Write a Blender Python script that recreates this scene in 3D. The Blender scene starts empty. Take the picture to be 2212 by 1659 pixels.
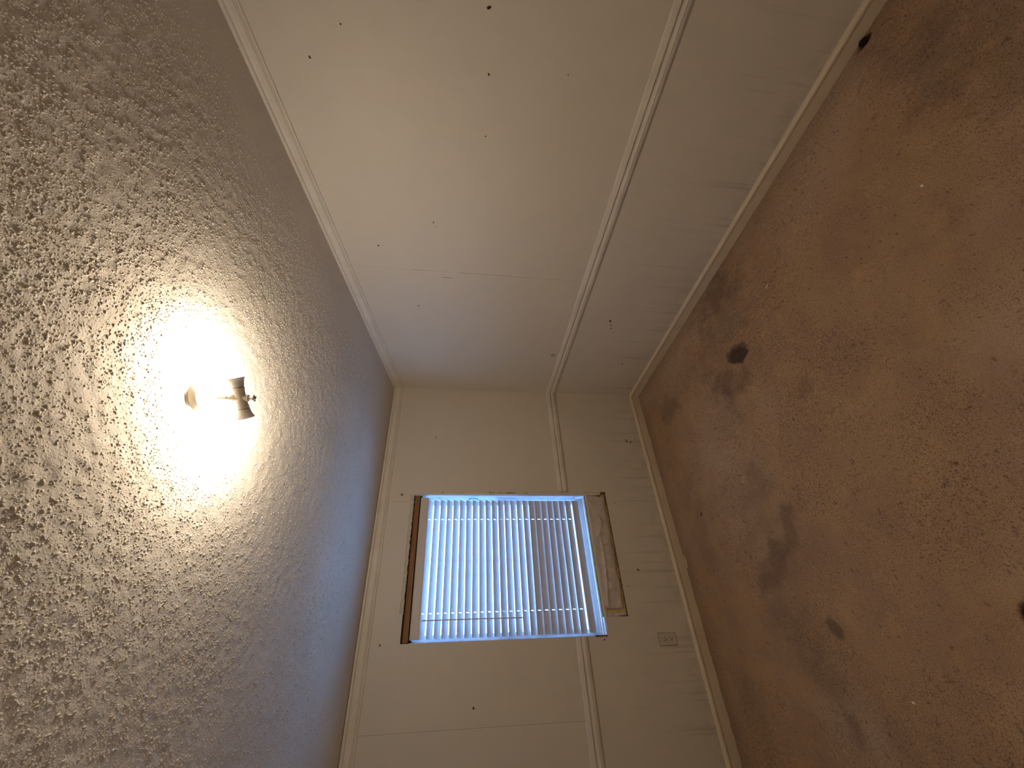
import bpy, bmesh, math, random
import numpy as np
from mathutils import Matrix, Vector

random.seed(7)
rng = np.random.default_rng(11)
C = bpy.context.scene.collection
SC = bpy.context.scene

# ------------------------------------------------------------------ camera, sky, exposure
CAM = (-2.2099, -3.0103, 1.6766)
FPX, YAW, PITCH, ROLL = 913.5014, 0.6516, 0.1310, 0.0389
fw = Vector((math.sin(YAW) * math.cos(PITCH), math.cos(YAW) * math.cos(PITCH), -math.sin(PITCH)))
rt = Vector((math.cos(YAW), -math.sin(YAW), 0.0))
up = rt.cross(fw)
rt, up = (math.cos(ROLL) * rt + math.sin(ROLL) * up), (-math.sin(ROLL) * rt + math.cos(ROLL) * up)
cx_, cy_, cz_ = -up, rt, -fw            # phone held sideways: the room's up points to the left of the picture
cam_data = bpy.data.cameras.new('camera')
cam_data.sensor_width = 36.0
cam_data.lens = FPX / 2212.0 * 36.0
cam_data.clip_start = 0.02
cam = bpy.data.objects.new('camera', cam_data)
C.objects.link(cam)
cam.matrix_world = Matrix(((cx_.x, cy_.x, cz_.x, CAM[0]), (cx_.y, cy_.y, cz_.y, CAM[1]),
                           (cx_.z, cy_.z, cz_.z, CAM[2]), (0, 0, 0, 1)))
SC.camera = cam

world = bpy.data.worlds.new('overcast_sky')
SC.world = world
world.use_nodes = True
bg = world.node_tree.nodes['Background']
bg.inputs['Color'].default_value = (0.19, 0.44, 1.0, 1)
bg.inputs['Strength'].default_value = 15.0
BULB_STRENGTH = 465.0
BULB_COLOR = (1.0, 0.835, 0.645)

SC.view_settings.view_transform = 'Standard'
SC.view_settings.look = 'None'
SC.view_settings.gamma = 1.0
SC.view_settings.use_curve_mapping = False
SC.view_settings.exposure = 0.0
SC.cycles.max_bounces = 12
SC.cycles.diffuse_bounces = 8
SC.cycles.transparent_max_bounces = 16
SC.cycles.sample_clamp_indirect = 8.0
SC.cycles.use_denoising = True

# portal that only helps the sampler find the sky through the window
pl = bpy.data.lights.new('window_portal', 'AREA')
pl.shape = 'RECTANGLE'; pl.size = 1.0; pl.size_y = 1.4
pl.cycles.is_portal = True
po = bpy.data.objects.new('window_portal', pl); C.objects.link(po)
po.location = (-1.43, 0.20, 1.30); po.rotation_euler = (math.radians(-90), 0, 0)

# ------------------------------------------------------------------ room numbers
WX, WY = 0.012, 0.012                     # front faces of the right wall and of the window wall
XL, YB = -2.85, -3.60                     # left wall, back wall
H0, SL = 2.2, 0.1771                      # ceiling height at the window wall and its rise per metre
def zc(y): return H0 - SL * y
LUMP = 1.0
RAIL0, RAIL1 = 0.795, 0.868
def atY(x0, z0, Y):
    """point seen at (x0, 0, z0) moved along its line of sight to depth Y"""
    k = (Y - CAM[1]) / (0 - CAM[1])
    return CAM[0] + (x0 - CAM[0]) * k, CAM[2] + (z0 - CAM[2]) * k

# ------------------------------------------------------------------ helpers
def put(name, me, mat=None, parent=None, loc=None):
    o = bpy.data.objects.new(name, me)
    C.objects.link(o)
    if mat is not None and len(me.materials) == 0: me.materials.append(mat)
    if loc is not None: o.location = loc
    if parent is not None: o.parent = parent
    return o
def obj(name, bm, mat, parent=None, loc=None, smooth=False, angle=40):
    bmesh.ops.recalc_face_normals(bm, faces=bm.faces)
    me = bpy.data.meshes.new(name)
    if smooth:
        for f in bm.faces: f.smooth = True
        for e in bm.edges:
            if len(e.link_faces) == 2 and e.calc_face_angle(0) > math.radians(angle): e.smooth = False
    bm.to_mesh(me); bm.free()
    return put(name, me, mat, parent, loc)
def thing(name, label, cat, loc=(0, 0, 0), group=None):
    o = bpy.data.objects.new(name, None); C.objects.link(o)
    o.location = loc; o.empty_display_size = 0.05
    return tag(o, label, cat, group)
def tag(o, label, cat=None, group=None):
    o['label'] = label
    if cat: o['category'] = cat
    if group: o['group'] = group
    return o
def struct(o, label):
    o['kind'] = 'structure'; o['label'] = label
    return o
def empty_struct(name, label, loc=(0, 0, 0)):
    o = bpy.data.objects.new(name, None); C.objects.link(o); o.location = loc
    return struct(o, label)
def add_box(bm, x0, x1, y0, y1, z0, z1, bevel=0.0, seg=2):
    t = bmesh.new()
    r = bmesh.ops.create_cube(t, size=1.0)
    for v in t.verts:
        v.co = Vector((x0 + (v.co.x + .5) * (x1 - x0), y0 + (v.co.y + .5) * (y1 - y0), z0 + (v.co.z + .5) * (z1 - z0)))
    if bevel: bmesh.ops.bevel(t, geom=list(t.edges), offset=bevel, segments=seg, affect='EDGES', profile=.5)
    join(bm, t)
def join(bm, t, mat4=None):
    m = bpy.data.meshes.new('tmp')
    if mat4 is not None: t.transform(mat4)
    t.to_mesh(m); t.free(); bm.from_mesh(m); bpy.data.meshes.remove(m)
def add_tube(bm, pts, r, n=8, cap=True):
    pts = [Vector(p) for p in pts]
    rs = r if isinstance(r, (list, tuple)) else [r] * len(pts)
    rings = []
    for i, p in enumerate(pts):
        d = (pts[min(i + 1, len(pts) - 1)] - pts[max(i - 1, 0)]).normalized()
        a = d.orthogonal().normalized() if i == 0 else (a - d * a.dot(d)).normalized()
        b = d.cross(a)
        rings.append([bm.verts.new(p + (a * math.cos(k * 2 * math.pi / n) + b * math.sin(k * 2 * math.pi / n)) * rs[i]) for k in range(n)])
    for i in range(len(rings) - 1):
        for k in range(n):
            bm.faces.new((rings[i][k], rings[i][(k + 1) % n], rings[i + 1][(k + 1) % n], rings[i + 1][k]))
    if cap:
        bm.faces.new(rings[0][::-1]); bm.faces.new(rings[-1])
def add_lathe(bm, prof, n=32, mat4=None):
    """prof: (radius, z) from bottom to top"""
    t = bmesh.new(); rings = []
    for r, z in prof:
        if r < 1e-6: rings.append([t.verts.new((0, 0, z))])
        else: rings.append([t.verts.new((r * math.cos(k * 2 * math.pi / n), r * math.sin(k * 2 * math.pi / n), z)) for k in range(n)])
    for A, B in zip(rings[:-1], rings[1:]):
        for k in range(n):
            k2 = (k + 1) % n
            if len(A) == 1 and len(B) == 1: continue
            if len(A) == 1: t.faces.new((A[0], B[k2], B[k]))
            elif len(B) == 1: t.faces.new((A[k], A[k2], B[0]))
            else: t.faces.new((A[k], A[k2], B[k2], B[k]))
    join(bm, t, mat4)
def add_prism(bm, prof, p0, p1, e1, e2):
    """closed profile (a, b) swept from p0 to p1; a along e1, b along e2"""
    e1, e2 = Vector(e1), Vector(e2)
    A = [bm.verts.new(Vector(p0) + e1 * a + e2 * b) for a, b in prof]
    B = [bm.verts.new(Vector(p1) + e1 * a + e2 * b) for a, b in prof]
    n = len(prof)
    for i in range(n): bm.faces.new((A[i], A[(i + 1) % n], B[(i + 1) % n], B[i]))
    bm.faces.new(A[::-1]); bm.faces.new(B)
def add_plate(bm, us, vs, f, b, holes=()):
    """plate over a grid of cells, with cells (i, j) left out as holes; f / b map (u, v) to front and back points"""
    nu, nv = len(us) - 1, len(vs) - 1
    holes = set(holes)
    ok = lambda i, j: 0 <= i < nu and 0 <= j < nv and (i, j) not in holes
    F, B = {}, {}
    def fv(i, j):
        if (i, j) not in F: F[i, j] = bm.verts.new(f(us[i], vs[j])); B[i, j] = bm.verts.new(b(us[i], vs[j]))
        return F[i, j]
    def bv(i, j): fv(i, j); return B[i, j]
    for i in range(nu):
        for j in range(nv):
            if not ok(i, j): continue
            q = ((i, j), (i + 1, j), (i + 1, j + 1), (i, j + 1))
            bm.faces.new([fv(*p) for p in q]); bm.faces.new([bv(*p) for p in q[::-1]])
            for (p, r, nb) in ((q[0], q[1], (i, j - 1)), (q[1], q[2], (i + 1, j)), (q[2], q[3], (i, j + 1)), (q[3], q[0], (i - 1, j))):
                if not ok(*nb): bm.faces.new((fv(*r), fv(*p), bv(*p), bv(*r)))

# ------------------------------------------------------------------ materials
class NT:
    def __init__(s, name):
        s.m = bpy.data.materials.new(name); s.m.use_nodes = True
        s.t = s.m.node_tree; s.n = s.t.nodes; s.l = s.t.links
        s.p = s.n['Principled BSDF']; s.out = s.n['Material Output']
    def add(s, kind, **kw):
        n = s.n.new(kind)
        for k, v in kw.items():
            if hasattr(n, k): setattr(n, k, v)
        return n
    def link(s, a, b): s.l.new(a, b)
    def coord(s, scale=(1, 1, 1), src='Object'):
        tc = s.add('ShaderNodeTexCoord'); mp = s.add('ShaderNodeMapping')
        mp.inputs['Scale'].default_value = scale
        s.link(tc.outputs[src], mp.inputs['Vector']); return mp.outputs['Vector']
    def noise(s, vec, scale, detail=4, rough=.55):
        n = s.add('ShaderNodeTexNoise'); n.inputs['Scale'].default_value = scale
        n.inputs['Detail'].default_value = detail; n.inputs['Roughness'].default_value = rough
        s.link(vec, n.inputs['Vector']); return n.outputs['Fac']
    def ramp(s, fac, stops):
        r = s.add('ShaderNodeValToRGB'); e = r.color_ramp.elements
        while len(e) < len(stops): e.new(.5)
        for k, (p, c) in enumerate(stops):
            e[k].position = p; e[k].color = (c, c, c, 1) if not isinstance(c, tuple) else (*c, 1)
        s.link(fac, r.inputs['Fac']); return r.outputs['Color']
    def mix(s, fac, a, b, mode='MIX'):
        m = s.add('ShaderNodeMix', data_type='RGBA', blend_type=mode)
        if isinstance(fac, float): m.inputs[0].default_value = fac
        else: s.link(fac, m.inputs[0])
        for k, v in ((6, a), (7, b)):
            if isinstance(v, tuple): m.inputs[k].default_value = (*v, 1)
            else: s.link(v, m.inputs[k])
        return m.outputs[2]
    def math(s, op, a, b=None):
        m = s.add('ShaderNodeMath', operation=op)
        for k, v in enumerate((a, b)):
            if v is None: continue
            if isinstance(v, (int, float)): m.inputs[k].default_value = v
            else: s.link(v, m.inputs[k])
        return m.outputs[0]
    def bump(s, h, strength, dist):
        b = s.add('ShaderNodeBump'); b.inputs['Strength'].default_value = strength; b.inputs['Distance'].default_value = dist
        s.link(h, b.inputs['Height']); s.link(b.outputs['Normal'], s.p.inputs['Normal'])
def simple(name, col, rough=.5, var=.06, scale=30, metal=0.0, bump=0.0):
    m = NT(name); v = m.coord()
    n = m.noise(v, scale)
    lo = tuple(c * (1 - var) for c in col); hi = tuple(min(1, c * (1 + var)) for c in col)
    m.link(m.ramp(n, ((.3, lo), (.7, hi))), m.p.inputs['Base Color'])
    m.p.inputs['Roughness'].default_value = rough; m.p.inputs['Metallic'].default_value = metal
    if bump: m.bump(m.noise(v, scale * 3), bump, .002)
    return m.m

WALL = (0.67, 0.62, 0.53)
def wall_material():
    m = NT('painted_wall_panel')
    g = m.add('ShaderNodeNewGeometry'); pos = g.outputs['Position']
    n1 = m.noise(pos, 1.7, 5); n2 = m.noise(pos, 7.0, 4)
    c = m.mix(m.ramp(n1, ((.35, 0.0), (.7, 1.0))), tuple(x * .95 for x in WALL), (0.66, 0.60, 0.50))
    c = m.mix(m.ramp(n2, ((.45, 0.0), (.8, .35))), c, (0.59, 0.545, 0.455))
    # dirt runs low on the wall: thin upright streaks
    mp = m.add('ShaderNodeMapping'); mp.inputs['Scale'].default_value = (38, 38, 1.1); m.link(pos, mp.inputs['Vector'])
    st = m.ramp(m.noise(mp.outputs['Vector'], 1.0, 3, .6), ((.56, 0.0), (.68, 1.0)))
    sx = m.add('ShaderNodeSeparateXYZ'); m.link(pos, sx.inputs[0])
    low = m.ramp(m.math('MULTIPLY', sx.outputs[2], 1.0), ((.06, .50), (.35, .20), (.62, 0.0)))
    c = m.mix(m.math('MULTIPLY', st, low), c, (0.30, 0.265, 0.205))
    # grime line just above the baseboard
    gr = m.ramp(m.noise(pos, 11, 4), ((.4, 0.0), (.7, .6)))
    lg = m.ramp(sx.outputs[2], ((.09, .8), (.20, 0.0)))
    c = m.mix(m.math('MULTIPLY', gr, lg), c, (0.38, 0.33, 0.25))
    m.link(c, m.p.inputs['Base Color'])
    m.p.inputs['Roughness'].default_value = .55
    m.p.inputs['Specular IOR Level'].default_value = .3
    m.bump(m.noise(pos, 90, 4), .12, .002)
    return m.m
M_WALL = wall_material()
def trim_material():
    m = NT('painted_trim')
    g = m.add('ShaderNodeNewGeometry'); pos = g.outputs['Position']
    n = m.noise(pos, 5, 5)
    c = m.ramp(n, ((.3, (.62, .57, .48)), (.7, (.72, .67, .58))))
    c2 = m.mix(m.ramp(m.noise(pos, 45, 4), ((.62, 0.0), (.75, .4))), c, (0.40, 0.33, 0.22))
    m.link(c2, m.p.inputs['Base Color']); m.p.inputs['Roughness'].default_value = .5
    m.p.inputs['Specular IOR Level'].default_value = .3
    return m.m
M_TRIM = trim_material()
M_BASE = simple('yellowed_baseboard_paint', (.65, .555, .41), .5, .06, 8)
def ceiling_material():
    m = NT('popcorn_ceiling_paint')
    g = m.add('ShaderNodeNewGeometry'); pos = g.outputs['Position']
    n = m.noise(pos, 2.5, 5)
    m.link(m.ramp(n, ((.3, (.60, .548, .465)), (.7, (.68, .625, .54)))), m.p.inputs['Base Color'])
    m.p.inputs['Roughness'].default_value = .9; m.p.inputs['Specular IOR Level'].default_value = .15
    m.bump(m.noise(pos, 170, 3), .55, .003)
    return m.m
M_CEIL = ceiling_material()
def carpet_material():
    m = NT('worn_brown_carpet')
    g = m.add('ShaderNodeNewGeometry'); pos = g.outputs['Position']
    a = m.add('ShaderNodeAttribute', attribute_name='stain'); w = m.add('ShaderNodeAttribute', attribute_name='wear')
    k = m.add('ShaderNodeAttribute', attribute_name='black')
    r = m.add('ShaderNodeAttribute', attribute_name='rough')
    n1 = m.noise(pos, 230, 3, .7); n2 = m.noise(pos, 3.1, 6, .6); n3 = m.noise(pos, 5.3, 5, .6); n4 = m.noise(pos, 175, 3, .65)
    c = m.mix(m.ramp(n1, ((.3, 0.0), (.7, 1.0))), (0.325, 0.208, 0.124), (0.51, 0.350, 0.218))
    c = m.mix(m.ramp(n2, ((.42, 0.0), (.62, .75))), c, (0.345, 0.226, 0.156))
    c = m.mix(m.ramp(n3, ((.50, 0.0), (.68, .55))), c, (0.490, 0.325, 0.175))
    c = m.mix(w.outputs['Fac'], c, (0.50, 0.365, 0.265))
    pit = m.ramp(n4, ((.36, 1.0), (.45, 0.0)))
    c = m.mix(m.math('MULTIPLY', pit, m.math('ADD', m.math('MULTIPLY', r.outputs['Fac'], .60), .38)), c, (0.10, 0.056, 0.034))
    tip = m.ramp(n4, ((.58, 0.0), (.66, 1.0)))
    c = m.mix(m.math('MULTIPLY', tip, m.math('ADD', m.math('MULTIPLY', r.outputs['Fac'], .4), .16)), c, (0.68, 0.50, 0.33))
    c = m.mix(m.math('MULTIPLY', a.outputs['Fac'], .85), c, (0.105, 0.070, 0.056))
    c = m.mix(k.outputs['Fac'], c, (0.016, 0.011, 0.008))
    m.link(c, m.p.inputs['Base Color'])
    m.p.inputs['Roughness'].default_value = 1.0; m.p.inputs['Specular IOR Level'].default_value = .05
    m.bump(m.noise(pos, 330, 3, .7), .6, .004)
    return m.m
M_CARPET = carpet_material()
M_WHITE = simple('white_painted_metal', (.72, .70, .66), .4)
def wood_material():
    m = NT('raw_brown_wood')
    v = m.coord((3, 60, 60))
    n = m.noise(v, 1.5, 6, .6)
    m.link(m.ramp(n, ((.3, (.17, .070, .020)), (.55, (.27, .120, .038)), (.8, (.34, .165, .060)))), m.p.inputs['Base Color'])
    m.p.inputs['Roughness'].default_value = .65
    m.bump(n, .3, .002)
    return m.m
M_WOOD = wood_material()
M_DARKWOOD = simple('torn_brown_board', (.16, .065, .02), .8, .4, 60, bump=.5)
M_GAP = simple('dark_gap', (.012, .010, .008), .9)
M_VINYL = simple('window_vinyl', (.66, .67, .68), .35)
M_HOLE = simple('nail_hole_dark', (.035, .025, .018), .9)
M_ADHES = simple('yellowed_adhesive', (.52, .40, .17), .7, .25, 40, bump=.3)
M_CAULK = simple('cracked_caulk', (.55, .51, .42), .7, .2, 60, bump=.5)
M_PLATE = simple('almond_plastic', (.56, .51, .42), .35, .04)
M_SLOT = simple('slot_black', (.01, .008, .006), .8)
M_CREAM = simple('cream_paint_flake', (.82, .75, .60), .6)
M_BLACK = simple('black_crumb', (.010, .008, .006), .9)
M_TEAL = simple('teal_rubber', (.0, .16, .24), .4)
M_SOCKET = simple('socket_porcelain', (.70, .64, .55), .45, .05)
M_BAND = simple('socket_seam', (.10, .08, .06), .6)
M_STEEL = simple('zinc_plated_steel', (.55, .53, .50), .35, .1, 80, metal=.8)
def slat_material():
    m = NT('white_blind_slat')
    v = m.coord(); n = m.noise(v, 20)
    col = m.ramp(n, ((.3, (.60, .57, .54)), (.7, (.66, .63, .60))))
    m.link(col, m.p.inputs['Base Color']); m.p.inputs['Roughness'].default_value = .45
    tr = m.add('ShaderNodeBsdfTranslucent'); m.link(col, tr.inputs['Color'])
    mx = m.add('ShaderNodeMixShader'); mx.inputs[0].default_value = .08
    m.link(m.p.outputs[0], mx.inputs[1]); m.link(tr.outputs[0], mx.inputs[2]); m.link(mx.outputs[0], m.out.inputs['Surface'])
    return m.m
M_SLAT = slat_material()
M_RAIL = simple('blind_rail_cream', (.60, .56, .51), .45, .03)
def film_material():
    m = NT('cloudy_plastic_film')
    v = m.coord(); n = m.noise(v, 25, 4)
    col = m.ramp(n, ((.35, (.62, .68, .74)), (.7, (.80, .84, .88))))
    m.link(col, m.p.inputs['Base Color']); m.p.inputs['Roughness'].default_value = .2
    tl = m.add('ShaderNodeBsdfTranslucent'); m.link(col, tl.inputs['Color'])
    tp = m.add('ShaderNodeBsdfTransparent')
    m1 = m.add('ShaderNodeMixShader'); m1.inputs[0].default_value = .5
    m.link(m.p.outputs[0], m1.inputs[1]); m.link(tl.outputs[0], m1.inputs[2])
    m2 = m.add('ShaderNodeMixShader'); m2.inputs[0].default_value = .45
    m.link(m1.outputs[0], m2.inputs[1]); m.link(tp.outputs[0], m2.inputs[2]); m.link(m2.outputs[0], m.out.inputs['Surface'])
    return m.m
M_FILM = film_material()
def glass_material():
    m = NT('window_glass')
    tp = m.add('ShaderNodeBsdfTransparent'); tp.inputs['Color'].default_value = (.93, .95, .96, 1)
    gl = m.add('ShaderNodeBsdfGlossy'); gl.inputs['Roughness'].default_value = .02
    fr = m.add('ShaderNodeFresnel'); fr.inputs['IOR'].default_value = 1.45
    mx = m.add('ShaderNodeMixShader')
    m.link(fr.outputs[0], mx.inputs[0]); m.link(tp.outputs[0], mx.inputs[1]); m.link(gl.outputs[0], mx.inputs[2])
    m.link(mx.outputs[0], m.out.inputs['Surface'])
    return m.m
M_GLASS = glass_material()
def paper_material():
    m = NT('crumpled_paper')
    v = m.coord(); n = m.noise(v, 14, 5)
    m.link(m.ramp(n, ((.3, (.52, .455, .385)), (.7, (.62, .555, .48)))), m.p.inputs['Base Color'])
    m.p.inputs['Roughness'].default_value = .6
    return m.m
M_PAPER = paper_material()
def bulb_material():
    m = NT('lit_bulb_glass')
    e = m.add('ShaderNodeEmission'); e.inputs['Color'].default_value = (*BULB_COLOR, 1); e.inputs['Strength'].default_value = BULB_STRENGTH
    m.link(e.outputs[0], m.out.inputs['Surface'])
    return m.m
M_BULB = bulb_material()
M_GROUND = simple('pale_gravel_ground', (.60, .60, .57), .95, .15, 6)

# ------------------------------------------------------------------ numpy noise
def vnoise(x, y, scale, seed):
    r = np.random.default_rng(seed); T = r.random((256, 256)).astype(np.float32)
    X = x * scale; Y = y * scale
    i = np.floor(X).astype(int); j = np.floor(Y).astype(int)
    u = X - i; v = Y - j; u = u * u * (3 - 2 * u); v = v * v * (3 - 2 * v)
    i0, i1, j0, j1 = i % 256, (i + 1) % 256, j % 256, (j + 1) % 256
    return (T[i0, j0] * (1 - u) + T[i1, j0] * u) * (1 - v) + (T[i0, j1] * (1 - u) + T[i1, j1] * u) * v
def fbm(x, y, scale, seed, octv=4):
    s = 0; a = 1; t = 0
    for k in range(octv):
        s = s + a * vnoise(x + 3.1 * k, y + 1.7 * k, scale * 2 ** k, seed + k); t += a; a *= .5
    return s / t
def grid_object(name, X, Y, Z, mat, attrs=None, flip=False):
    nx, ny = X.shape
    co = np.stack([X, Y, Z], -1).reshape(-1, 3).astype(np.float32)
    idx = np.arange(nx * ny).reshape(nx, ny)
    q = np.stack([idx[:-1, :-1], idx[1:, :-1], idx[1:, 1:], idx[:-1, 1:]], -1).reshape(-1, 4)
    if flip: q = q[:, ::-1]
    me = bpy.data.meshes.new(name)
    me.vertices.add(len(co)); me.vertices.foreach_set('co', co.ravel())
    me.loops.add(q.size); me.loops.foreach_set('vertex_index', q.ravel().astype(np.int32))
    me.polygons.add(len(q)); me.polygons.foreach_set('loop_start', (np.arange(len(q)) * 4).astype(np.int32))
    me.polygons.foreach_set('use_smooth', np.ones(len(q), bool))
    for k, v in (attrs or {}).items():
        at = me.attributes.new(k, 'FLOAT', 'POINT'); at.data.foreach_set('value', v.ravel().astype(np.float32))
    me.update(calc_edges=True)
    return put(name, me, mat)

# ------------------------------------------------------------------ ceiling: sprayed popcorn relief
def build_ceiling():
    st = 0.0058
    xs = np.arange(XL - .03, WX + .035, st); ys = np.arange(YB - .03, WY + .035, st)
    X, Y = np.meshgrid(xs, ys, indexing='ij')
    und = lambda x, y: (fbm(x, y, 40, 21, 2) - .5) * .0042 * np.clip((np.minimum(WX - x, (WY - y) * .8) - .12) / .5, .15, 1)
    o = grid_object('ceiling', X, Y, zc(Y) - und(X, Y), M_CEIL, flip=True)
    struct(o, 'sloping off-white sprayed popcorn ceiling rising away from the window wall')
    # the sprayed lumps: tens of thousands of small irregular domes joined into one part
    N = 330000
    px = rng.uniform(XL, WX, N); py = rng.uniform(YB, WY, N)
    dens = fbm(px, py, 3.0, 5, 3) * .9 + vnoise(px, py, 26, 9) * .55
    d = np.minimum(WX - px, (WY - py) * .8)
    edge = np.clip((d + .28 * (fbm(px, py, 2.5, 77, 3) - .5) - .20) / .55, 0, 1)
    keep = rng.random(N) < np.clip(.42 + (dens - .40) * 1.3, .2, 1) * (.02 + .98 * edge) * np.where((px < -2.5) | (py < -2.85), .35, 1)
    px, py = px[keep], py[keep]; N = len(px)
    r = np.clip(rng.lognormal(math.log(.0025), .36, N), .0014, .0056)
    hh = r * rng.uniform(.32, .70, N) * LUMP
    an = rng.uniform(0, 2 * math.pi, N); el = rng.uniform(1.0, 1.7, N)
    K = 4; M = 2 * K + 1
    base = zc(py) - und(px, py) + .0006
    V = np.zeros((N, M, 3), np.float32)
    for k in range(K):
        a = 2 * math.pi * k / K + rng.uniform(-.45, .45, N)
        for lvl, rr in enumerate((1.0, .66)):
            q = r * rr * rng.uniform(.75, 1.25, N)
            u = np.cos(a) * q * el; v = np.sin(a) * q / np.sqrt(el)
            V[:, k + lvl * K, 0] = px + u * np.cos(an) - v * np.sin(an)
            V[:, k + lvl * K, 1] = py + u * np.sin(an) + v * np.cos(an)
            V[:, k + lvl * K, 2] = base + .0012 if lvl == 0 else base - hh * rng.uniform(.60, .90, N)
    V[:, 2 * K, 0] = px; V[:, 2 * K, 1] = py; V[:, 2 * K, 2] = base - hh
    b = (np.arange(N) * M)[:, None]
    quads = np.array([[k, K + k, K + (k + 1) % K, (k + 1) % K] for k in range(K)]).reshape(1, -1)
    cap = np.array([[K + k, 2 * K, K + (k + 1) % K] for k in range(K)]).reshape(1, -1)
    loops = np.concatenate([b + quads, b + cap], 1).ravel()
    per = np.array([4] * K + [3] * K); starts = np.concatenate([[0], np.cumsum(per)[:-1]])
    ls = ((np.arange(N) * per.sum())[:, None] + starts[None]).ravel()
    me = bpy.data.meshes.new('popcorn_texture')
    me.vertices.add(N * M); me.vertices.foreach_set('co', V.ravel())
    me.loops.add(len(loops)); me.loops.foreach_set('vertex_index', loops.astype(np.int32))
    me.polygons.add(len(ls)); me.polygons.foreach_set('loop_start', ls.astype(np.int32))
    me.polygons.foreach_set('use_smooth', np.ones(len(ls), bool))
    me.update(calc_edges=True)
    p = put('popcorn_texture', me, M_CEIL, o); p['kind'] = 'stuff'
    print('lumps', N, 'tris', N * 3 * K, 'base', 2 * X.size)
build_ceiling()

# ------------------------------------------------------------------ floor: matted stained carpet
def build_floor():
    st = 0.0062
    xs = np.arange(XL - .02, WX + .02, st); ys = np.arange(YB - .02, WY + .02, st)
    X, Y = np.meshgrid(xs, ys, indexing='ij')
    t = fbm(X, Y, 75, 41, 2); tuft = np.clip((t - .30) / .25, 0, 1)
    rough = np.clip((fbm(X, Y, 3.0, 61, 5) - .42) * 4, 0, .6)
    rough = np.clip(rough + np.clip(1.05 - np.hypot((X + 1.15) / 1.0, (Y + 1.25) / .85), 0, .75) * (fbm(X, Y, 6, 63, 4) * 1.6), 0, 1)
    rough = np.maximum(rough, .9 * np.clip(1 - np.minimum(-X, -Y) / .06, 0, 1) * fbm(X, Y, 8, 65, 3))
    z = (tuft - 1) * (.0012 + .0030 * rough) + (fbm(X, Y, 9, 51, 3) - .5) * .006
    nz = fbm(X, Y, 14, 71, 4) - .5; nz2 = fbm(X, Y, 60, 73, 2) - .5
    stain = np.zeros(X.shape); black = np.zeros(X.shape)
    def blot(cx, cy, rx, ry, ang, amt, soft=.5, arr=stain, wob=1.0):
        c, s = math.cos(math.radians(ang)), math.sin(math.radians(ang))
        u = ((X - cx) * c + (Y - cy) * s) / rx; v = (-(X - cx) * s + (Y - cy) * c) / ry
        d = np.sqrt(u * u + v * v) + wob * (nz * 1.6 + nz2 * .5)
        np.maximum(arr, amt * np.clip((1 - d) / soft + .3, 0, 1), out=arr)
    blot(-.585, -1.275, .062, .105, -20, .85, .22, wob=.7)           # the dark spill near the right wall
    blot(-.60, -1.27, .05, .085, -20, .55, .35, black, .6)
    blot(-.14, -1.30, .20, .30, -10, .62, 1.0)
    blot(-.38, -1.33, .17, .17, 0, .42, 1.0)
    blot(-.66, -1.10, .11, .19, -30, .62, .9)
    blot(-.43, -.42, .10, .13, -20, .42, .7)
    blot(-.47, -.37, .05, .06, 0, .3, .6)
    blot(-1.30, -1.03, .12, .10, 0, .30, .9)
    blot(-1.57, -1.09, .13, .07, 0, .55, .6)
    blot(-1.66, -.95, .09, .16, 10, .60, .7)
    blot(-1.77, -.80, .06, .16, 15, .55, .7)
    blot(-1.90, -.78, .10, .16, 20, .30, .9)
    blot(-1.62, -1.00, .30, .20, 15, .22, 1.3)
    blot(-2.05, -.95, .32, .20, 15, .20, 1.3)
    blot(-1.50, -.30, .50, .14, 0, .16, 1.3)
    blot(-.55, -1.15, .22, .30, -25, .24, 1.2)
    blot(-2.02, -1.09, .055, .032, 20, .75, .4, wob=.5)
    blot(-2.10, -.92, .20, .13, 15, .38, 1.0)
    blot(-2.36, -.97, .06, .045, 10, .5, .8)
    blot(-.46, -2.74, .30, .16, 10, .42, 1.0)
    blot(-.75, -2.75, .18, .10, 30, .35, 1.0)
    blot(-2.30, -.30, .25, .10, 0, .18, 1.0)
    blot(-1.05, -1.55, .05, .05, 0, .3, .8)
    blot(-2.083, -1.832, .034, .026, 10, 1.0, .3, black, .4)         # burnt hole near the camera
    blot(-.02, -2.655, .016, .03, 0, .9, .5, black, .4)
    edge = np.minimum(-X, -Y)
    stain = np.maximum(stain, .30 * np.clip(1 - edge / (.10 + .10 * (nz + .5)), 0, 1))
    stain = np.maximum(stain, .55 * np.clip((.24 - t) / .06, 0, 1) * np.clip(rough + .1, 0, 1))
    stain = np.maximum(stain, .8 * np.clip((fbm(X, Y, 75, 91, 2) - .83) / .04, 0, 1))
    wear = np.clip((fbm(X, Y, 1.3, 81, 4) - .47) * 4, 0, .7)
    wear = np.maximum(wear, .75 * np.clip(1 - np.hypot((X + 1.0) / .75, (Y + .75) / .5) + nz * .8, 0, 1))
    z = z - .012 * black
    o = grid_object('floor', X, Y, z, M_CARPET, {'stain': stain, 'wear': wear, 'black': black, 'rough': rough})
    struct(o, 'matted brown carpet with dark stains covering the floor')
build_floor()

# ------------------------------------------------------------------ walls (solid backing + thin wall panels)
SEAM_R = [-1.2535]
SEAM_W = -2.313
# window opening, measured on the plane y = 0 and moved to the wall face
OX0, OZ1 = atY(-1.899, 1.950, WY); OX1, OZ0 = atY(-0.962, 0.664, WY)
CUTX0, CUTZ0 = atY(-1.792, 0.500, WY); CUTX1, _ = atY(-0.940, 0.5, WY)

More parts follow.
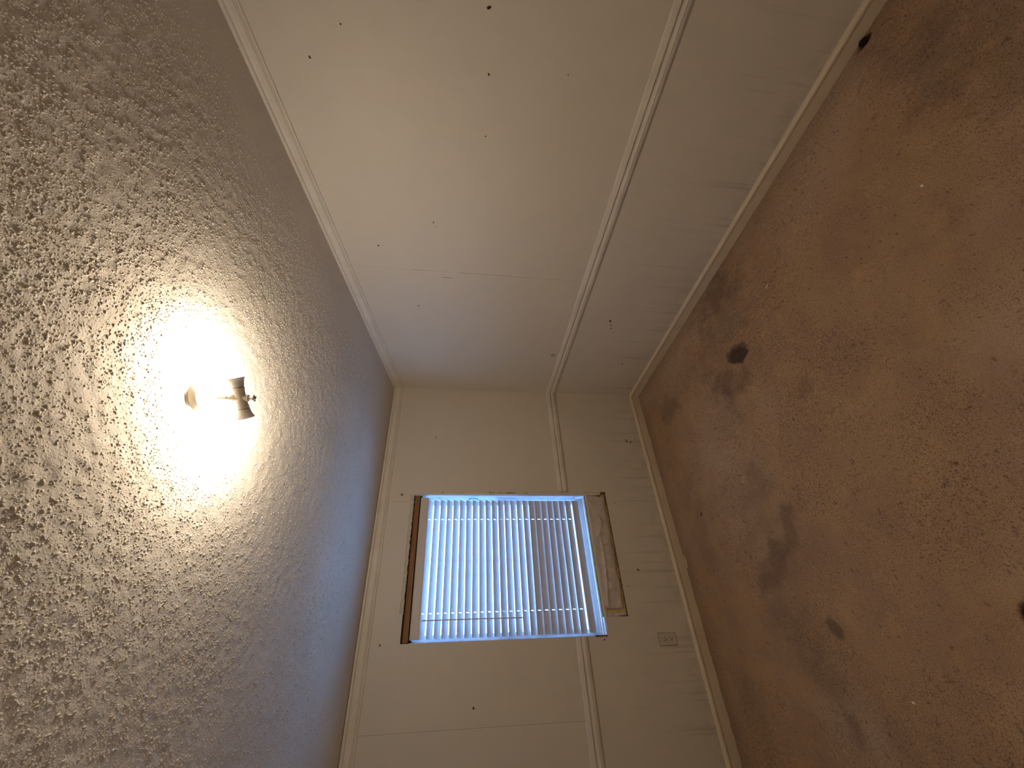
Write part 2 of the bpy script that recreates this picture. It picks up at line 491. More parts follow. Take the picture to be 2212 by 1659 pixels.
bm = bmesh.new()
add_plate(bm, [YB, WY + .1], [0, 1], lambda u, v: (WX + .004, u, -.02 + v * (zc(u) + .05)), lambda u, v: (WX + .08, u, -.02 + v * (zc(u) + .05)))
wall_right = struct(obj('wall_right', bm, M_GAP), 'off-white panelled wall on the right of the window, with a chair rail')
def wall_panels(parent, mk_f, mk_b, us, zones):
    for u0, u1 in us:
        for v0, v1 in zones:
            bm = bmesh.new()
            add_plate(bm, [u0, u1], [v0, v1], mk_f, mk_b)
            obj('wall_panel', bm, M_WALL, parent)
ys_r = [(YB, SEAM_R[0] - .0005), (SEAM_R[0] + .0005, WY)]
def rz(u, v): return v if v < 2 else zc(u) + .02
wall_panels(wall_right, lambda u, v: (WX, u, rz(u, v)), lambda u, v: (WX + .004, u, rz(u, v)), ys_r, ((.83, 2),))
wall_panels(wall_right, lambda u, v: (WX, u, v), lambda u, v: (WX + .004, u, v), [(YB, WY)], ((0, .83),))

# window wall backing: studs with the rough opening
bm = bmesh.new()
us = [XL, OX0 - .004, OX1 + .004, WX + .1]; vs = [-.02, OZ0 - .035, atY(-1.4, 1.9395, WY + .012)[1], H0 + .05]
add_plate(bm, us, vs, lambda u, v: (u, WY + .004, v), lambda u, v: (u, WY + .115, v), [(1, 1)])
wall_front = struct(obj('wall_front', bm, M_GAP), 'off-white panelled wall holding the window, with a chair rail')
def wpan(us, vs, holes=()):
    bm = bmesh.new()
    add_plate(bm, us, vs, lambda u, v: (u, WY, v), lambda u, v: (u, WY + .004, v), holes)
    return obj('wall_panel', bm, M_WALL, wall_front)
wpan([XL, SEAM_W - .0005], [.83, H0 + .02])
wpan([SEAM_W + .0005, OX0, OX1, WX], [.83, OZ1, H0 + .02], [(1, 0)])
wpan([XL, OX0, CUTX0, OX1, CUTX1, WX], [0, CUTZ0, OZ0, .83], [(1, 2), (2, 2), (2, 1), (3, 1)])

bm = bmesh.new()
add_plate(bm, [YB, WY + .1], [0, 1], lambda u, v: (XL, u, -.02 + v * (zc(u) + .05)), lambda u, v: (XL - .08, u, -.02 + v * (zc(u) + .05)))
struct(obj('wall_left', bm, M_WALL), 'plain off-white wall to the left of the camera')
bm = bmesh.new()
add_plate(bm, [XL - .08, WX + .08], [-.02, zc(YB) + .05], lambda u, v: (u, YB, v), lambda u, v: (u, YB - .08, v))
struct(obj('wall_back', bm, M_WALL), 'plain off-white wall behind the camera')

# nail holes and scars in the panels
def nail_hole(parent, p, n, r=.003, el=1.0):
    bm = bmesh.new()
    rot = Vector(n).to_track_quat('Z', 'Y').to_matrix().to_4x4()
    k = 9
    m4 = Matrix.Translation(p) @ rot @ Matrix.Rotation(random.uniform(0, 6.28), 4, 'Z') @ Matrix.Diagonal((el, 1, 1, 1))
    pr = [(0, -.0004), (r * .8, -.0004), (r, .0), (r * .75, .0005), (0, .0003)]
    add_lathe(bm, pr, k, m4)
    for v in bm.verts: v.co += Vector((random.uniform(-1, 1), random.uniform(-1, 1), random.uniform(-1, 1))) * r * .12
    obj('nail_hole', bm, M_HOLE, parent)
for y, z, r, e in [(-2.572, 1.604, .0062, 1.7), (-2.347, 1.587, .0042, 1.5), (-2.385, 1.235, .003, 1.1), (-2.451, 2.196, .0034, 1.3),
                   (-2.323, 2.345, .0046, 1.4), (-2.090, 1.581, .003, 1.4), (-1.597, 1.842, .0042, 1.2), (-1.569, 1.829, .003, 1),
                   (-1.412, 2.17, .0052, 1.2), (-.948, 1.955, .0048, 1.2), (-.913, .563, .0095, 1.3), (-.87, .545, .005, 2), (-.837, .531, .006, 1.2)]:
    nail_hole(wall_right, (WX, y * 1.0, z), (-1, 0, 0), r, e)
for x, z, r, e in [(-.474, 1.821, .0045, 1.5), (-.462, .214, .007, 1.1), (-.478, .213, .006, 1.6), (-.482, .180, .007, 1.6), (-.959, 2.038, .007, 1.4),
                   (-1.900, 2.067, .005, 1.3), (-2.224, 1.509, .0058, 1.2), (-1.506, .357, .006, 1.6), (-1.918, .68, .005, 1.3),
                   (-1.61, .45, .003, 1.5), (-1.02, .43, .004, 1.2)]:
    nail_hole(wall_front, (x, WY, z), (0, -1, 0), r, e)

M_SCUFF = simple('grey_scuff', (.38, .345, .29), .8, .2, 60)
def scuff(parent, pts, mat=None):
    """thin torn or rubbed patch on a wall face; pts are wall points a hair proud of it"""
    bm = bmesh.new(); n = Vector((-1, 0, 0)) if parent is wall_right else Vector((0, -1, 0))
    A = [bm.verts.new(Vector(p) + n * .0003) for p in pts]; B = [bm.verts.new(Vector(p) - n * .0003) for p in pts]
    bm.faces.new(A); bm.faces.new(B[::-1])
    for k in range(len(A)): bm.faces.new((A[k], B[k], B[(k + 1) % len(A)], A[(k + 1) % len(A)]))
    obj('scuff_mark', bm, mat or M_SCUFF, parent)
def wr(y, z): return (WX, y, z)
scuff(wall_right, [wr(-.500, .940), wr(-.485, .918), wr(-.478, .897), wr(-.520, .893), wr(-.517, .915)])
scuff(wall_right, [wr(-1.208, 1.805), wr(-1.204, 1.785), wr(-1.206, 1.76), wr(-1.203, 1.74), wr(-1.209, 1.725), wr(-1.211, 1.76), wr(-1.210, 1.785)])
scuff(wall_right, [wr(-1.252, 1.98), wr(-1.2555, 1.98), wr(-1.2565, 1.90), wr(-1.2530, 1.90)])
scuff(wall_right, [wr(-1.256, 1.68), wr(-1.2580, 1.68), wr(-1.2560, 1.20), wr(-1.2545, 1.20)])
scuff(wall_front, [(-.945, WY, 2.052), (-.945, WY, 2.022), (-.972, WY, 2.028), (-.968, WY, 2.056)], M_CAULK)
scuff(wall_front, [(-1.010, WY, 2.10), (-1.010, WY, 1.985), (-1.0125, WY, 1.985), (-1.0125, WY, 2.10)])

# ------------------------------------------------------------------ trim
CROWN = [(0, 0), (.024, 0), (.024, .011), (.0215, .0145), (.0145, .017), (.0125, .030), (.0135, .0455), (.0175, .048), (.0175, .0535),
         (.0125, .0555), (.0125, .0590), (.0085, .0615), (.0075, .0690), (0, .0720)]
RAILP = [(0, 0), (.004, -.0005), (.0075, -.004), (.0115, -.0235), (.0125, -.0275), (.0020, -.0315), (.0015, -.0380), (.0130, -.0430), (.0165, -.0510), (.0165, -.0560),
         (.0125, -.0585), (.0155, -.0610), (.0150, -.0655), (.0120, -.0675), (.0120, -.0720), (0, -.0730)]
BASE = [(0, 0), (.0125, 0), (.0125, .0570), (.0115, .0600), (.0155, .0640), (.0185, .0720), (.0180, .0800), (.0120, .0870), (0, .0910)]
def trim(name, prof, p0, p1, e1, e2, label, mat=M_TRIM):
    bm = bmesh.new(); add_prism(bm, prof, p0, p1, e1, e2)
    return struct(obj(name, bm, mat), label)
IN_R, IN_W, UPV = (-1, 0, 0), (0, -1, 0), (0, 0, 1)
trim('trim_1', CROWN, (WX, WY, zc(WY)), (WX, YB, zc(YB)), IN_R, (0, 0, -1), 'ridged off-white crown moulding along the right wall')
trim('trim_2', CROWN, (WX, WY, zc(WY)), (XL, WY, zc(WY)), IN_W, (0, 0, -1), 'ridged off-white crown moulding along the window wall')
trim('trim_3', RAILP, (WX, WY, RAIL1), (WX, YB, RAIL1), IN_R, UPV, 'ridged chair rail along the right wall')
trim('trim_4', RAILP, (WX, WY, RAIL1), (CUTX1 + .004, WY, RAIL1), IN_W, UPV, 'short ridged chair rail between the room corner and the window')
trim('trim_5', RAILP, (OX0 - .002, WY, RAIL1), (XL, WY, RAIL1), IN_W, UPV, 'ridged chair rail on the window wall, on the far side of the window from the corner')
trim('baseboard_right', BASE, (WX, WY, -.004), (WX, YB, -.004), IN_R, UPV, 'off-white baseboard along the right wall', M_BASE)
trim('baseboard_front', BASE, (WX, WY, -.004), (XL, WY, -.004), IN_W, UPV, 'off-white baseboard under the window wall', M_BASE)
trim('trim_6', CROWN, (XL, WY, zc(WY)), (XL, YB, zc(YB)), (1, 0, 0), (0, 0, -1), 'ridged off-white crown moulding along the left wall')
trim('trim_7', RAILP, (XL, WY, RAIL1), (XL, YB, RAIL1), (1, 0, 0), UPV, 'ridged chair rail along the left wall')
trim('baseboard_left', BASE, (XL, WY, -.004), (XL, YB, -.004), (1, 0, 0), UPV, 'off-white baseboard along the left wall', M_BASE)

# ------------------------------------------------------------------ window
def jagged(x0, x1, z0, z1, y0, y1, n, amp0, amp1, seed, axis='x'):
    """strip with chipped long edges"""
    r = random.Random(seed); bm = bmesh.new(); F = []; B = []
    for k in range(n + 1):
        t = k / n
        j0 = r.uniform(-amp0, amp0) * (r.random() < .8); j1 = r.uniform(-amp1, amp1) * (r.random() < .8)
        if axis == 'x':
            x = x0 + (x1 - x0) * t; a = (x, z0 + j0); b = (x, z1 + j1)
        else:
            z = z0 + (z1 - z0) * t; a = (x0 + j0, z); b = (x1 + j1, z)
        F.append((bm.verts.new((a[0], y0, a[1])), bm.verts.new((b[0], y0, b[1]))))
        B.append((bm.verts.new((a[0], y1, a[1])), bm.verts.new((b[0], y1, b[1]))))
    for k in range(n):
        f, g, p, q = F[k], F[k + 1], B[k], B[k + 1]
        bm.faces.new((f[0], g[0], g[1], f[1])); bm.faces.new((p[0], p[1], q[1], q[0]))
        bm.faces.new((f[0], p[0], q[0], g[0])); bm.faces.new((f[1], g[1], q[1], p[1]))
    bm.faces.new((F[0][0], F[0][1], B[0][1], B[0][0])); bm.faces.new((F[n][0], B[n][0], B[n][1], F[n][1]))
    return bm
win = empty_struct('window_1', 'window with its casing torn off, blind hanging inside the opening', ((OX0 + OX1) / 2, WY, OZ0))
def wpart(name, bm, mat, **k):
    o = obj(name, bm, mat, None, **k)
    o.parent = win; o.matrix_parent_inverse = Matrix.Translation(-win.location)
    return o
YG = WY + .088
bm = bmesh.new()                                                     # vinyl frame set deep in the opening
add_box(bm, OX0 - .004, OX0 + .022, YG - .020, YG + .022, OZ0 - .01, OZ1, .002)
add_box(bm, OX1 - .022, OX1 + .004, YG - .020, YG + .022, OZ0 - .01, OZ1, .002)
add_box(bm, OX0 + .022, OX1 - .022, YG - .020, YG + .022, OZ1 - .03, OZ1, .002)
add_box(bm, OX0 + .022, OX1 - .022, YG - .020, YG + .022, OZ0 - .01, OZ0 + .016, .002)
wpart('window_frame', bm, M_VINYL)
for nm, z0, z1, yo in (('sash', OZ0 + .014, (OZ0 + OZ1) / 2 + .02, -.010), ('sash', (OZ0 + OZ1) / 2 - .02, OZ1 - .03, .008)):
    bm = bmesh.new()
    a, b = OX0 + .022, OX1 - .022; y0, y1 = YG + yo - .008, YG + yo + .008
    add_box(bm, a, a + .028, y0, y1, z0, z1, .002); add_box(bm, b - .028, b, y0, y1, z0, z1, .002)
    add_box(bm, a + .028, b - .028, y0, y1, z0, z0 + .030, .002); add_box(bm, a + .028, b - .028, y0, y1, z1 - .03, z1, .002)
    s = wpart(nm, bm, M_VINYL)
    bm = bmesh.new(); add_box(bm, a + .027, b - .027, YG + yo - .002, YG + yo + .002, z0 + .029, z1 - .029)
    g = obj('pane', bm, M_GLASS); g.parent = s
    g.matrix_parent_inverse = Matrix.Translation(-win.location)
bm = bmesh.new()                                                     # stool of the sill, front edge rounded at its left end
add_box(bm, OX0 + .001, OX1 - .001, WY - .002, YG - .018, OZ0 - .022, OZ0 - .002, .004, 3)
add_box(bm, OX0 + .012, OX1 - .010, WY + .036, WY + .050, OZ0 - .004, OZ0 + .008, .002)
wpart('window_sill', bm, M_VINYL)
bm = bmesh.new()                                                     # jamb liners between wall face and frame
add_box(bm, OX1 - .006, OX1 + .004, WY + .002, YG - .018, OZ0 - .002, OZ1)
wpart('jamb_liner', bm, M_VINYL)
bm = bmesh.new()
add_box(bm, OX0 - .004, OX0 + .003, WY + .004, YG - .018, OZ0 - .002, OZ1 - .05)
wpart('jamb_liner', bm, M_VINYL)
PX0, PZ1 = atY(-1.896, 1.9415, WY + .012); PX1, PZ0 = atY(-.966, 1.905, WY + .012)
bm = bmesh.new()
add_box(bm, PX0, PX1, WY + .012, YG - .022, PZ0, PZ1, .0015)
hb = wpart('header_board', bm, M_WOOD)
bm = bmesh.new(); add_box(bm, PX0, PX1, WY + .022, YG - .022, PZ0 - .016, PZ0 + .002)  # dark filler added to blacken the slit under the header and block skylight
wpart('dark_filler', bm, M_GAP)
hb['label'] = 'bare brown wooden header board'
# cracked caulk and paint edge around the torn-off casing
wpart('caulk_edge', jagged(OX0 + .16, OX1 - .01, OZ1 - .003, OZ1 + .014, WY - .0030, WY + .003, 70, .0032, .0022, 3), M_CAULK)
wpart('caulk_edge', jagged(OX0 + .16, OX1 + .004, OZ1 + .016, OZ1 + .020, WY - .0012, WY + .001, 50, .0012, .0010, 13), M_ADHES)
# right casing strip: painted batten with chipped corner
sx0, _ = atY(-.9625, 1, WY); sx1, _ = atY(-.9470, 1, WY)
wpart('casing_strip', jagged(sx0, sx1, CUTZ0 + .045, OZ1 + .012, WY - .0065, WY + .003, 90, .0008, .0012, 5, 'z'), M_TRIM)
for z0, z1 in ((1.36, 1.40), (1.29, 1.335), (1.20, 1.275), (1.105, 1.13), (1.60, 1.606), (1.74, 1.752)):
    w = random.uniform(.003, .006)
    wpart('paint_chip', jagged(sx1 - w, sx1 - .0003, z0, z1, WY - .0072, WY - .006, 8, .0016, .0004, int(z0 * 100), 'z'), M_DARKWOOD)
wpart('shadow_gap', jagged(sx1, sx1 + .0028, CUTZ0 + .05, 1.05, WY - .0006, WY + .001, 30, .0002, .0008, 8, 'z'), M_GAP)
wpart('shadow_gap', jagged(sx1, sx1 + .0016, 1.30, OZ1 + .01, WY - .0006, WY + .001, 40, .0002, .0006, 9, 'z'), M_GAP)
# strip under the sill where the apron was torn away: yellow adhesive, brown board edge
bm = bmesh.new(); add_box(bm, CUTX0, CUTX1, WY + .0035, WY + .0055, CUTZ0, OZ0 + .01)
wpart('apron_backing', bm, M_ADHES)
wpart('torn_edge', jagged(CUTX0 + .001, CUTX1, CUTZ0 - .0005, CUTZ0 + .0060, WY - .0012, WY + .003, 120, .0010, .0022, 21), M_DARKWOOD)
wpart('torn_edge', jagged(CUTX0 - .0005, CUTX0 + .005, CUTZ0, CUTZ0 + .055, WY - .0012, WY + .003, 20, .0008, .0014, 22, 'z'), M_DARKWOOD)
wpart('torn_edge', jagged(CUTX1 - .016, CUTX1 + .004, CUTZ0 - .002, CUTZ0 + .036, WY - .0012, WY + .003, 10, .0016, .0010, 23, 'z'), M_DARKWOOD)
wpart('torn_edge', jagged(OX0 - .004, OX0 + .006, OZ0 - .004, OZ0 + .075, WY - .0010, WY + .003, 26, .0045, .0006, 24, 'z'), M_DARKWOOD)
bm = bmesh.new()                                                     # split wooden sliver at the corner of the sill
add_tube(bm, [(sx0 - .007, WY - .002, CUTZ0 + .136), (sx0 - .008, WY - .003, CUTZ0 + .09), (sx0 - .010, WY - .003, CUTZ0 + .040)], [.002, .0045, .0075], 6)
wpart('wood_sliver', bm, M_DARKWOOD)
wpart('residue_strip', jagged(CUTX0 + .002, CUTX0 + .022, CUTZ0 + .008, OZ0 - .03, WY - .0005, WY + .0037, 14, .001, .002, 27, 'z'), M_CAULK)

# crumpled paper taped over the torn strip under the sill
def paper():
    x0, z0 = atY(-1.748, .5165, WY); x1, z1 = atY(-.962, .654, WY)
    nx, nz = 120, 24; bm = bmesh.new(); V = []
    r = np.random.default_rng(4)
    for i in range(nx + 1):
        row = []
        for j in range(nz + 1):
            u, v = i / nx, j / nz
            x = x0 + (x1 - x0) * u; z = z0 + (z1 - z0) * v
            row.append([x, z])
        V.append(row)
    A = np.array(V); X, Z = A[..., 0], A[..., 1]
    ridge = 1 - np.abs(2 * fbm(X + 5, Z + 5 + .35 * X, 9, 201, 3) - 1)
    fold = np.exp(-((Z - (z0 + .115 - .035 * np.sin((X - x0) * 4.2))) / .006) ** 2)
    d = .004 + .012 * ridge ** 3 + .004 * fbm(X, Z, 30, 207, 2) + .008 * fold * ((X < x0 + .45))
    d *= .3 + .7 * np.clip(np.minimum.reduce([(X - x0), (x1 - X), (Z - z0)]) / .02, 0, 1)
    vv = [[bm.verts.new((X[i, j], WY + .002 - d[i, j], Z[i, j] + (.004 * math.sin(i * .21) if j == 0 else 0))) for j in range(nz + 1)] for i in range(nx + 1)]
    for i in range(nx):
        for j in range(nz): bm.faces.new((vv[i][j], vv[i + 1][j], vv[i + 1][j + 1], vv[i][j + 1]))
    o = obj('paper_sheet', bm, M_PAPER, smooth=True, angle=80)
    sol = o.modifiers.new('thickness', 'SOLIDIFY'); sol.thickness = .0006; sol.offset = -1
    tag(o, 'crumpled tan paper sheet stuck over the gap below the window sill', 'paper')
paper()

# ------------------------------------------------------------------ blind
YBL = WY + .034
BX1, _ = atY(-1.0095, 1, YBL); BX0, _ = atY(-1.8805, 1, YBL)
SLX = [atY(-1.7415, 1, YBL)[0], atY(-1.1480, 1, YBL)[0]]
Z_FIRST = atY(-1.4, 1.8265, YBL)[1]; Z_LAST = atY(-1.4, .8075, YBL)[1]
NS = 23; PIT = (Z_FIRST - Z_LAST) / (NS - 1); SW = .0508
blind = thing('window_blind', 'white horizontal slat blind hanging inside the bare window opening', 'blind', ((BX0 + BX1) / 2, YBL, Z_FIRST + .02))
def bpart(name, bm, mat, loc=None, rot=None, **k):
    o = obj(name, bm, mat, blind, **k)
    if loc is not None: o.location = Vector(loc) - blind.location
    else: o.matrix_parent_inverse = Matrix.Translation(-blind.location)
    if rot: o.rotation_euler = rot
    return o
bm = bmesh.new()
hz0, hz1 = atY(-1.4, 1.8405, WY + .006)[1], atY(-1.4, 1.8975, WY + .006)[1]
add_prism(bm, [(-.0, hz0), (-.0015, hz0 + .004), (-.0015, hz1 - .010), (.0, hz1 - .007), (-.001, hz1 - .002), (.0, hz1), (.006, hz1), (.006, hz0)],
          (BX0 - .004, WY + .007, 0), (BX1 + .012, WY + .007, 0), (0, 1, 0), (0, 0, 1))
o = bpart('valance', bm, M_RAIL)
bm = bmesh.new(); add_box(bm, BX0, BX1 + .004, WY + .016, WY + .060, hz0 + .008, hz1 - .014, .002)
bpart('headrail', bm, M_RAIL)
# one slat with its two rout holes; the copies share the mesh
bm = bmesh.new()
L = (BX1 - BX0) / 2; xm = (BX0 + BX1) / 2
ux = [-L] + [v for s in SLX for v in (s - xm - .0024, s - xm + .0024)] + [L]
uv = [-SW / 2, -.0115, .0115, SW / 2]
def crown_(v): return .0016 * (1 - (v / (SW / 2)) ** 2)
add_plate(bm, ux, uv, lambda u, v: (u, v, crown_(v) + .0014), lambda u, v: (u, v, crown_(v) - .0014), [(1, 1), (3, 1)])
slat_me = None
tilt = [45, 48, 50, 52, 53, 54, 55, 55, 56, 57, 58, 59, 60, 61, 62, 64, 78, 82, 76, 76, 75, 73, 72]
roll = [0, 0, 0, 0, .05, 0, -.05, 0, .05, .1, 0, .05, .1, .1, 0, .1, .22, .12, .3, .3, .22, .1, .12]
for k in range(NS):
    rot = (math.radians(-tilt[k]), 0, 0)
    loc = (xm, YBL, Z_FIRST - PIT * k)
    if k == 0:
        s = bpart('slat', bm, M_SLAT, loc, rot); slat_me = s.data
    else:
        s = put('slat', slat_me, None, blind, Vector(loc) - blind.location); s.rotation_euler = rot
    s.rotation_euler.y = math.radians(roll[k])
bm = bmesh.new(); add_box(bm, -L, L, -SW / 2, SW / 2, -.007, .007, .003, 3)
bpart('bottom_rail', bm, M_RAIL, (xm, YBL, atY(0, .752, YBL)[1]), (math.radians(-72), 0, 0))
for x in SLX + [atY(-1.437, 1, YBL)[0]]:
    for yy, nm in ((YBL - .0265, 'ladder_cord'), (YBL + .0265, 'ladder_cord')):
        bm = bmesh.new(); add_tube(bm, [(x, yy, hz0 + .01), (x, yy, 1.3), (x, yy, Z_LAST - .035)], .0006, 5)
        bpart(nm, bm, M_SLAT)
wx, wz1 = atY(-1.779, 1.829, WY - .010); _, wz0 = atY(-1.78, 1.198, WY - .010)
bm = bmesh.new(); add_tube(bm, [(wx, WY - .010, wz1), (wx, WY - .012, 1.5), (wx - .001, WY - .010, wz0 + .02), (wx - .001, WY - .010, wz0)], [.0038, .0038, .0042, .0036], 8)
wand = bpart('tilt_wand', bm, M_RAIL, smooth=True)
bm = bmesh.new(); add_tube(bm, [(wx, WY - .010, wz1), (wx, WY - .006, wz1 + .008), (wx, WY + .004, wz1 + .014)], .0012, 6)
bpart('wand_hook', bm, M_STEEL)

# cloudy plastic film tucked into the gaps on both sides of the blind
def film(x0, x1, z0, z1, ybase, seed, amp, label):
    nz, nx = 70, 6; bm = bmesh.new(); V = []
    for j in range(nz + 1):
        t = j / nz; z = z0 + (z1 - z0) * t; row = []
        wob = amp * (vn(z * 7, seed) - .5) * 2 * math.sin(math.pi * min(1, t * 1.02)) ** .5
        for i in range(nx + 1):
            s = i / nx
            x = x0 + (x1 + wob - x0) * s
            y = ybase + .012 * math.sin(s * 3.1) * (vn(z * 9 + 4, seed + 1) - .2) + .006 * (vn(z * 26 + s * 3, seed + 2) - .5)
            row.append(bm.verts.new((x, y, z)))
        V.append(row)
    for j in range(nz):
        for i in range(nx): bm.faces.new((V[j][i], V[j][i + 1], V[j + 1][i + 1], V[j + 1][i]))
    o = obj('plastic_film', bm, M_FILM, smooth=True, angle=80)
    sol = o.modifiers.new('thickness', 'SOLIDIFY'); sol.thickness = .0004
    return tag(o, label, 'plastic film')
def vn(v, seed): return float(vnoise(np.array([v]), np.array([.37 * seed]), 1.0, 300 + seed)[0])
film(OX1 - .007, OX1 - .028, OZ0 + .07, OZ1 - .11, WY + .040, 1, .006, 'strip of cloudy plastic film in the gap between the blind and the chipped casing strip')
film(OX0 + .003, OX0 + .020, OZ0 + .03, OZ1 - .10, WY + .012, 2, .006, 'strip of cloudy plastic film in the gap beside the tilt wand end of the blind')

# teal band caught behind the slat ends
bm = bmesh.new()
_, tz = atY(-1.0, 1.517, WY + .024); tx = BX1 + .0025
pts = [(tx + .0125 * math.cos(a), WY + .022, tz + .034 * math.sin(a)) for a in [k * math.pi / 14 - math.pi / 2 for k in range(15)]]
add_tube(bm, pts, .0026, 8)
tag(obj('elastic_band', bm, M_TEAL, smooth=True), 'teal rubber band loop sticking out behind the slat ends', 'band')

# ------------------------------------------------------------------ outlet and painted-over plates
def cover(bm, cx, cz, w=.070, h=.115, t=.0055):
    add_box(bm, cx - w / 2, cx + w / 2, -t, 0, cz - h / 2, cz + h / 2, .0022, 2)
ox, oz = atY(-1.9305, .2630, WY)
outlet = thing('electrical_outlet', 'almond duplex outlet low on the window wall', 'outlet', (ox, WY, oz))
bm = bmesh.new(); cover(bm, 0, 0); obj('cover_plate', bm, M_PLATE, outlet)
bm = bmesh.new(); add_box(bm, -.0372, .0366, -.0012, .0002, -.0590, .0592)  # oversized dark slab paints the plate's edge shadow and grime line
obj('shadow_grime_outline', bm, M_DARKWOOD, outlet)
for dz in (.0195, -.0195):
    bm = bmesh.new(); add_box(bm, -.0165, .0165, -.0075, -.0045, dz - .0135, dz + .0135, .0014)
    rc = obj('receptacle', bm, M_PLATE, outlet)
    bm = bmesh.new()
    add_box(bm, -.0082, -.0052, -.0080, -.0070, dz - .002, dz + .0085)
    add_box(bm, .0052, .0080, -.0080, -.0070, dz - .001, dz + .0075)
    add_tube(bm, [(0, -.0080, dz - .0078), (0, -.0070, dz - .0078)], .0031, 10)
    obj('slot', bm, M_SLOT, rc)
bm = bmesh.new(); add_lathe(bm, [(0, 0), (.003, 0), (.0026, .0012), (0, .0016)], 12, Matrix.Translation((0, -.0055, 0)) @ Matrix.Rotation(math.pi / 2, 4, 'X'))
obj('screw', bm, M_PLATE, outlet)
p = thing('wall_plate', 'painted-over blank wall plate low on the right wall', 'wall plate', (WX, -.440, .285))
bm = bmesh.new(); add_box(bm, -.0032, 0, -.036, .036, -.056, .056, .0016); obj('cover_plate', bm, M_WALL, p)
bm = bmesh.new(); add_box(bm, -.0040, -.0024, -.006, .008, .019, .027, .0008); obj('torn_patch', bm, M_HOLE, p)
px_, pz_ = atY(-.668, .256, WY)
p = thing('wall_plate', 'painted-over blank wall plate on the window wall near the corner', 'wall plate', (px_, WY, pz_))
bm = bmesh.new(); add_box(bm, -.036, .036, -.0032, 0, -.056, .056, .0016); obj('cover_plate', bm, M_WALL, p)
for dx, dz in ((-.004, .030), (.002, .014), (-.002, -.012)):
    nail_hole(p, (dx, -.0033, dz), (0, -1, 0), .0026, 1.4)

# ------------------------------------------------------------------ ceiling light without its shade
LX, LY = -1.358, -1.760
LZ = zc(LY)
lamp = thing('ceiling_light', 'bare two-bulb ceiling light missing its glass shade, hanging from the popcorn ceiling', 'lamp', (LX, LY, LZ))
tiltm = Matrix.Rotation(math.atan(SL) * -1, 4, 'X')
bm = bmesh.new()
add_lathe(bm, [(0, -.034), (.012, -.034), (.040, -.033), (.052, -.028), (.056, -.018), (.056, -.006), (.060, -.002), (.060, .004), (0, .004)], 40, tiltm)
obj('canopy', bm, M_SOCKET, lamp, smooth=True)
SZ = -.128
bm = bmesh.new()
add_tube(bm, [(0, 0, -.030), (0, 0, -.062)], .0042, 12)
add_tube(bm, [(0, 0, -.060), (0, 0, SZ - .024)], .0112, 16)
st_ = obj('stem', bm, M_SOCKET, lamp, smooth=True)
vd = Vector((CAM[0] - LX, CAM[1] - LY, 0)).normalized()
for zz in (-.088, SZ - .004):
    bm = bmesh.new(); add_tube(bm, [vd * .0098 + Vector((0, 0, zz)), vd * .0116 + Vector((0, 0, zz))], .0022, 8)
    obj('screw_hole', bm, M_BAND, st_)
bm = bmesh.new(); add_tube(bm, [(0, 0, SZ - .020), (0, 0, SZ - .040)], .0056, 12)
obj('threaded_rod', bm, M_STEEL, lamp, smooth=True)
bm = bmesh.new()
add_tube(bm, [(0, 0, SZ - .038), (0, 0, SZ - .046)], [.006, .004], 12)
for k in range(4):
    a = k * math.pi / 2 + .5
    add_tube(bm, [(0, 0, SZ - .040), (.011 * math.cos(a), .011 * math.sin(a), SZ - .042)], [.0022, .0030], 8)
obj('finial', bm, M_BAND, lamp, smooth=True)
AX = Vector((.690, -.722, .20)).normalized()
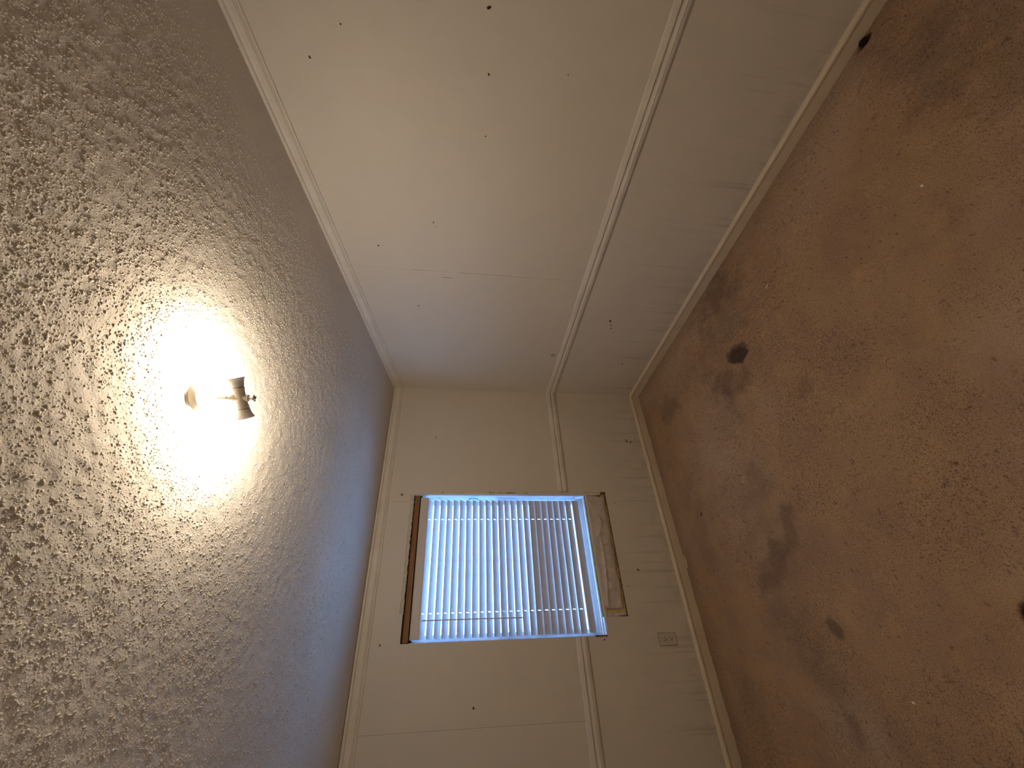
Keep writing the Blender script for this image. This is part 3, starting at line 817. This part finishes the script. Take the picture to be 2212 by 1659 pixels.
for sgn in (1, -1):
    d = AX * sgn
    if sgn < 0: d = -AX
    q = d.to_track_quat('Z', 'Y').to_matrix().to_4x4()
    m4 = Matrix.Translation((0, 0, SZ)) @ q
    bm = bmesh.new()
    add_lathe(bm, [(.0, .002), (.0145, .002), (.0158, .008), (.0165, .026), (.0180, .028), (.0180, .033), (.0165, .035), (.0160, .0362), (.0, .0362)], 28, m4)
    s = obj('socket', bm, M_SOCKET, lamp, smooth=True)
    bm = bmesh.new(); add_lathe(bm, [(.0150, .0360), (.0166, .0360), (.0166, .0380), (.0150, .0380)], 28, m4)
    obj('socket_seam', bm, M_BAND, s, smooth=True)
    bm = bmesh.new()
    add_lathe(bm, [(0, .0376), (.0178, .0376), (.0184, .0405), (.0190, .046), (.0208, .055), (.0240, .0635), (.0275, .0700), (.0262, .0705), (0, .0705)], 32, m4)
    b = obj('light_bulb', bm, M_WHITE, lamp, smooth=True)
    bm = bmesh.new()
    add_lathe(bm, [(.0262, .0703), (.0278, .0720), (.0288, .080), (.0278, .092), (.0228, .104), (.0130, .112), (0, .1150)], 32, m4)
    obj('lit_dome', bm, M_BULB, b, smooth=True)

# ------------------------------------------------------------------ bits lying on the carpet
def chip(name, x, y, lx, ly, lz, rz, mat, label, cat, z=.001):
    bm = bmesh.new()
    k = 7; r = random.Random(int(abs(x * 1000)))
    ring = [(math.cos(a) * lx / 2 * r.uniform(.8, 1.1), math.sin(a) * ly / 2 * r.uniform(.8, 1.1)) for a in [i * 2 * math.pi / k for i in range(k)]]
    A = [bm.verts.new((p[0], p[1], 0)) for p in ring]; B = [bm.verts.new((p[0] * .85, p[1] * .85, lz * r.uniform(.8, 1.2))) for p in ring]
    bm.faces.new(A[::-1]); bm.faces.new(B)
    for i in range(k): bm.faces.new((A[i], A[(i + 1) % k], B[(i + 1) % k], B[i]))
    o = obj(name, bm, mat, None, (x, y, z)); o.rotation_euler = (0, 0, rz)
    return tag(o, label, cat)
chip('paint_flake', -.449, -1.677, .034, .006, .004, math.radians(-72), M_CREAM, 'long cream paint flake on the carpet, up from the dark stain', 'debris')
chip('paint_flake', -1.253, -.905, .012, .009, .004, .6, M_CREAM, 'small cream paint flake on the carpet in front of the window', 'debris')
chip('paint_flake', -.765, -2.415, .016, .010, .007, .3, M_CREAM, 'cream crumb on the dark carpet patch near the top edge', 'debris')
chip('paint_flake', -2.280, -1.305, .014, .009, .004, 1.0, M_CREAM, 'cream crumb on the carpet close to the camera, past the narrow dark mark', 'debris')
chip('wood_splinter', -1.462, -.022, .110, .006, .004, 0.0, M_CREAM, 'thin pale splinter lying against the window-wall baseboard', 'debris')
chip('dirt_crumb', -.020, -2.655, .018, .040, .012, .1, M_BLACK, 'black dirt crumb against the right-hand baseboard', 'debris')
chip('dirt_crumb', -1.255, -.390, .006, .030, .003, .9, M_BLACK, 'thin dark thread of dirt on the carpet near the window-wall baseboard', 'debris')

# ------------------------------------------------------------------ ground outside the window
bm = bmesh.new(); add_box(bm, -8, 6, .14, 14, -.75, -.60)
struct(obj('ground', bm, M_GROUND), 'pale gravel ground outside the window')
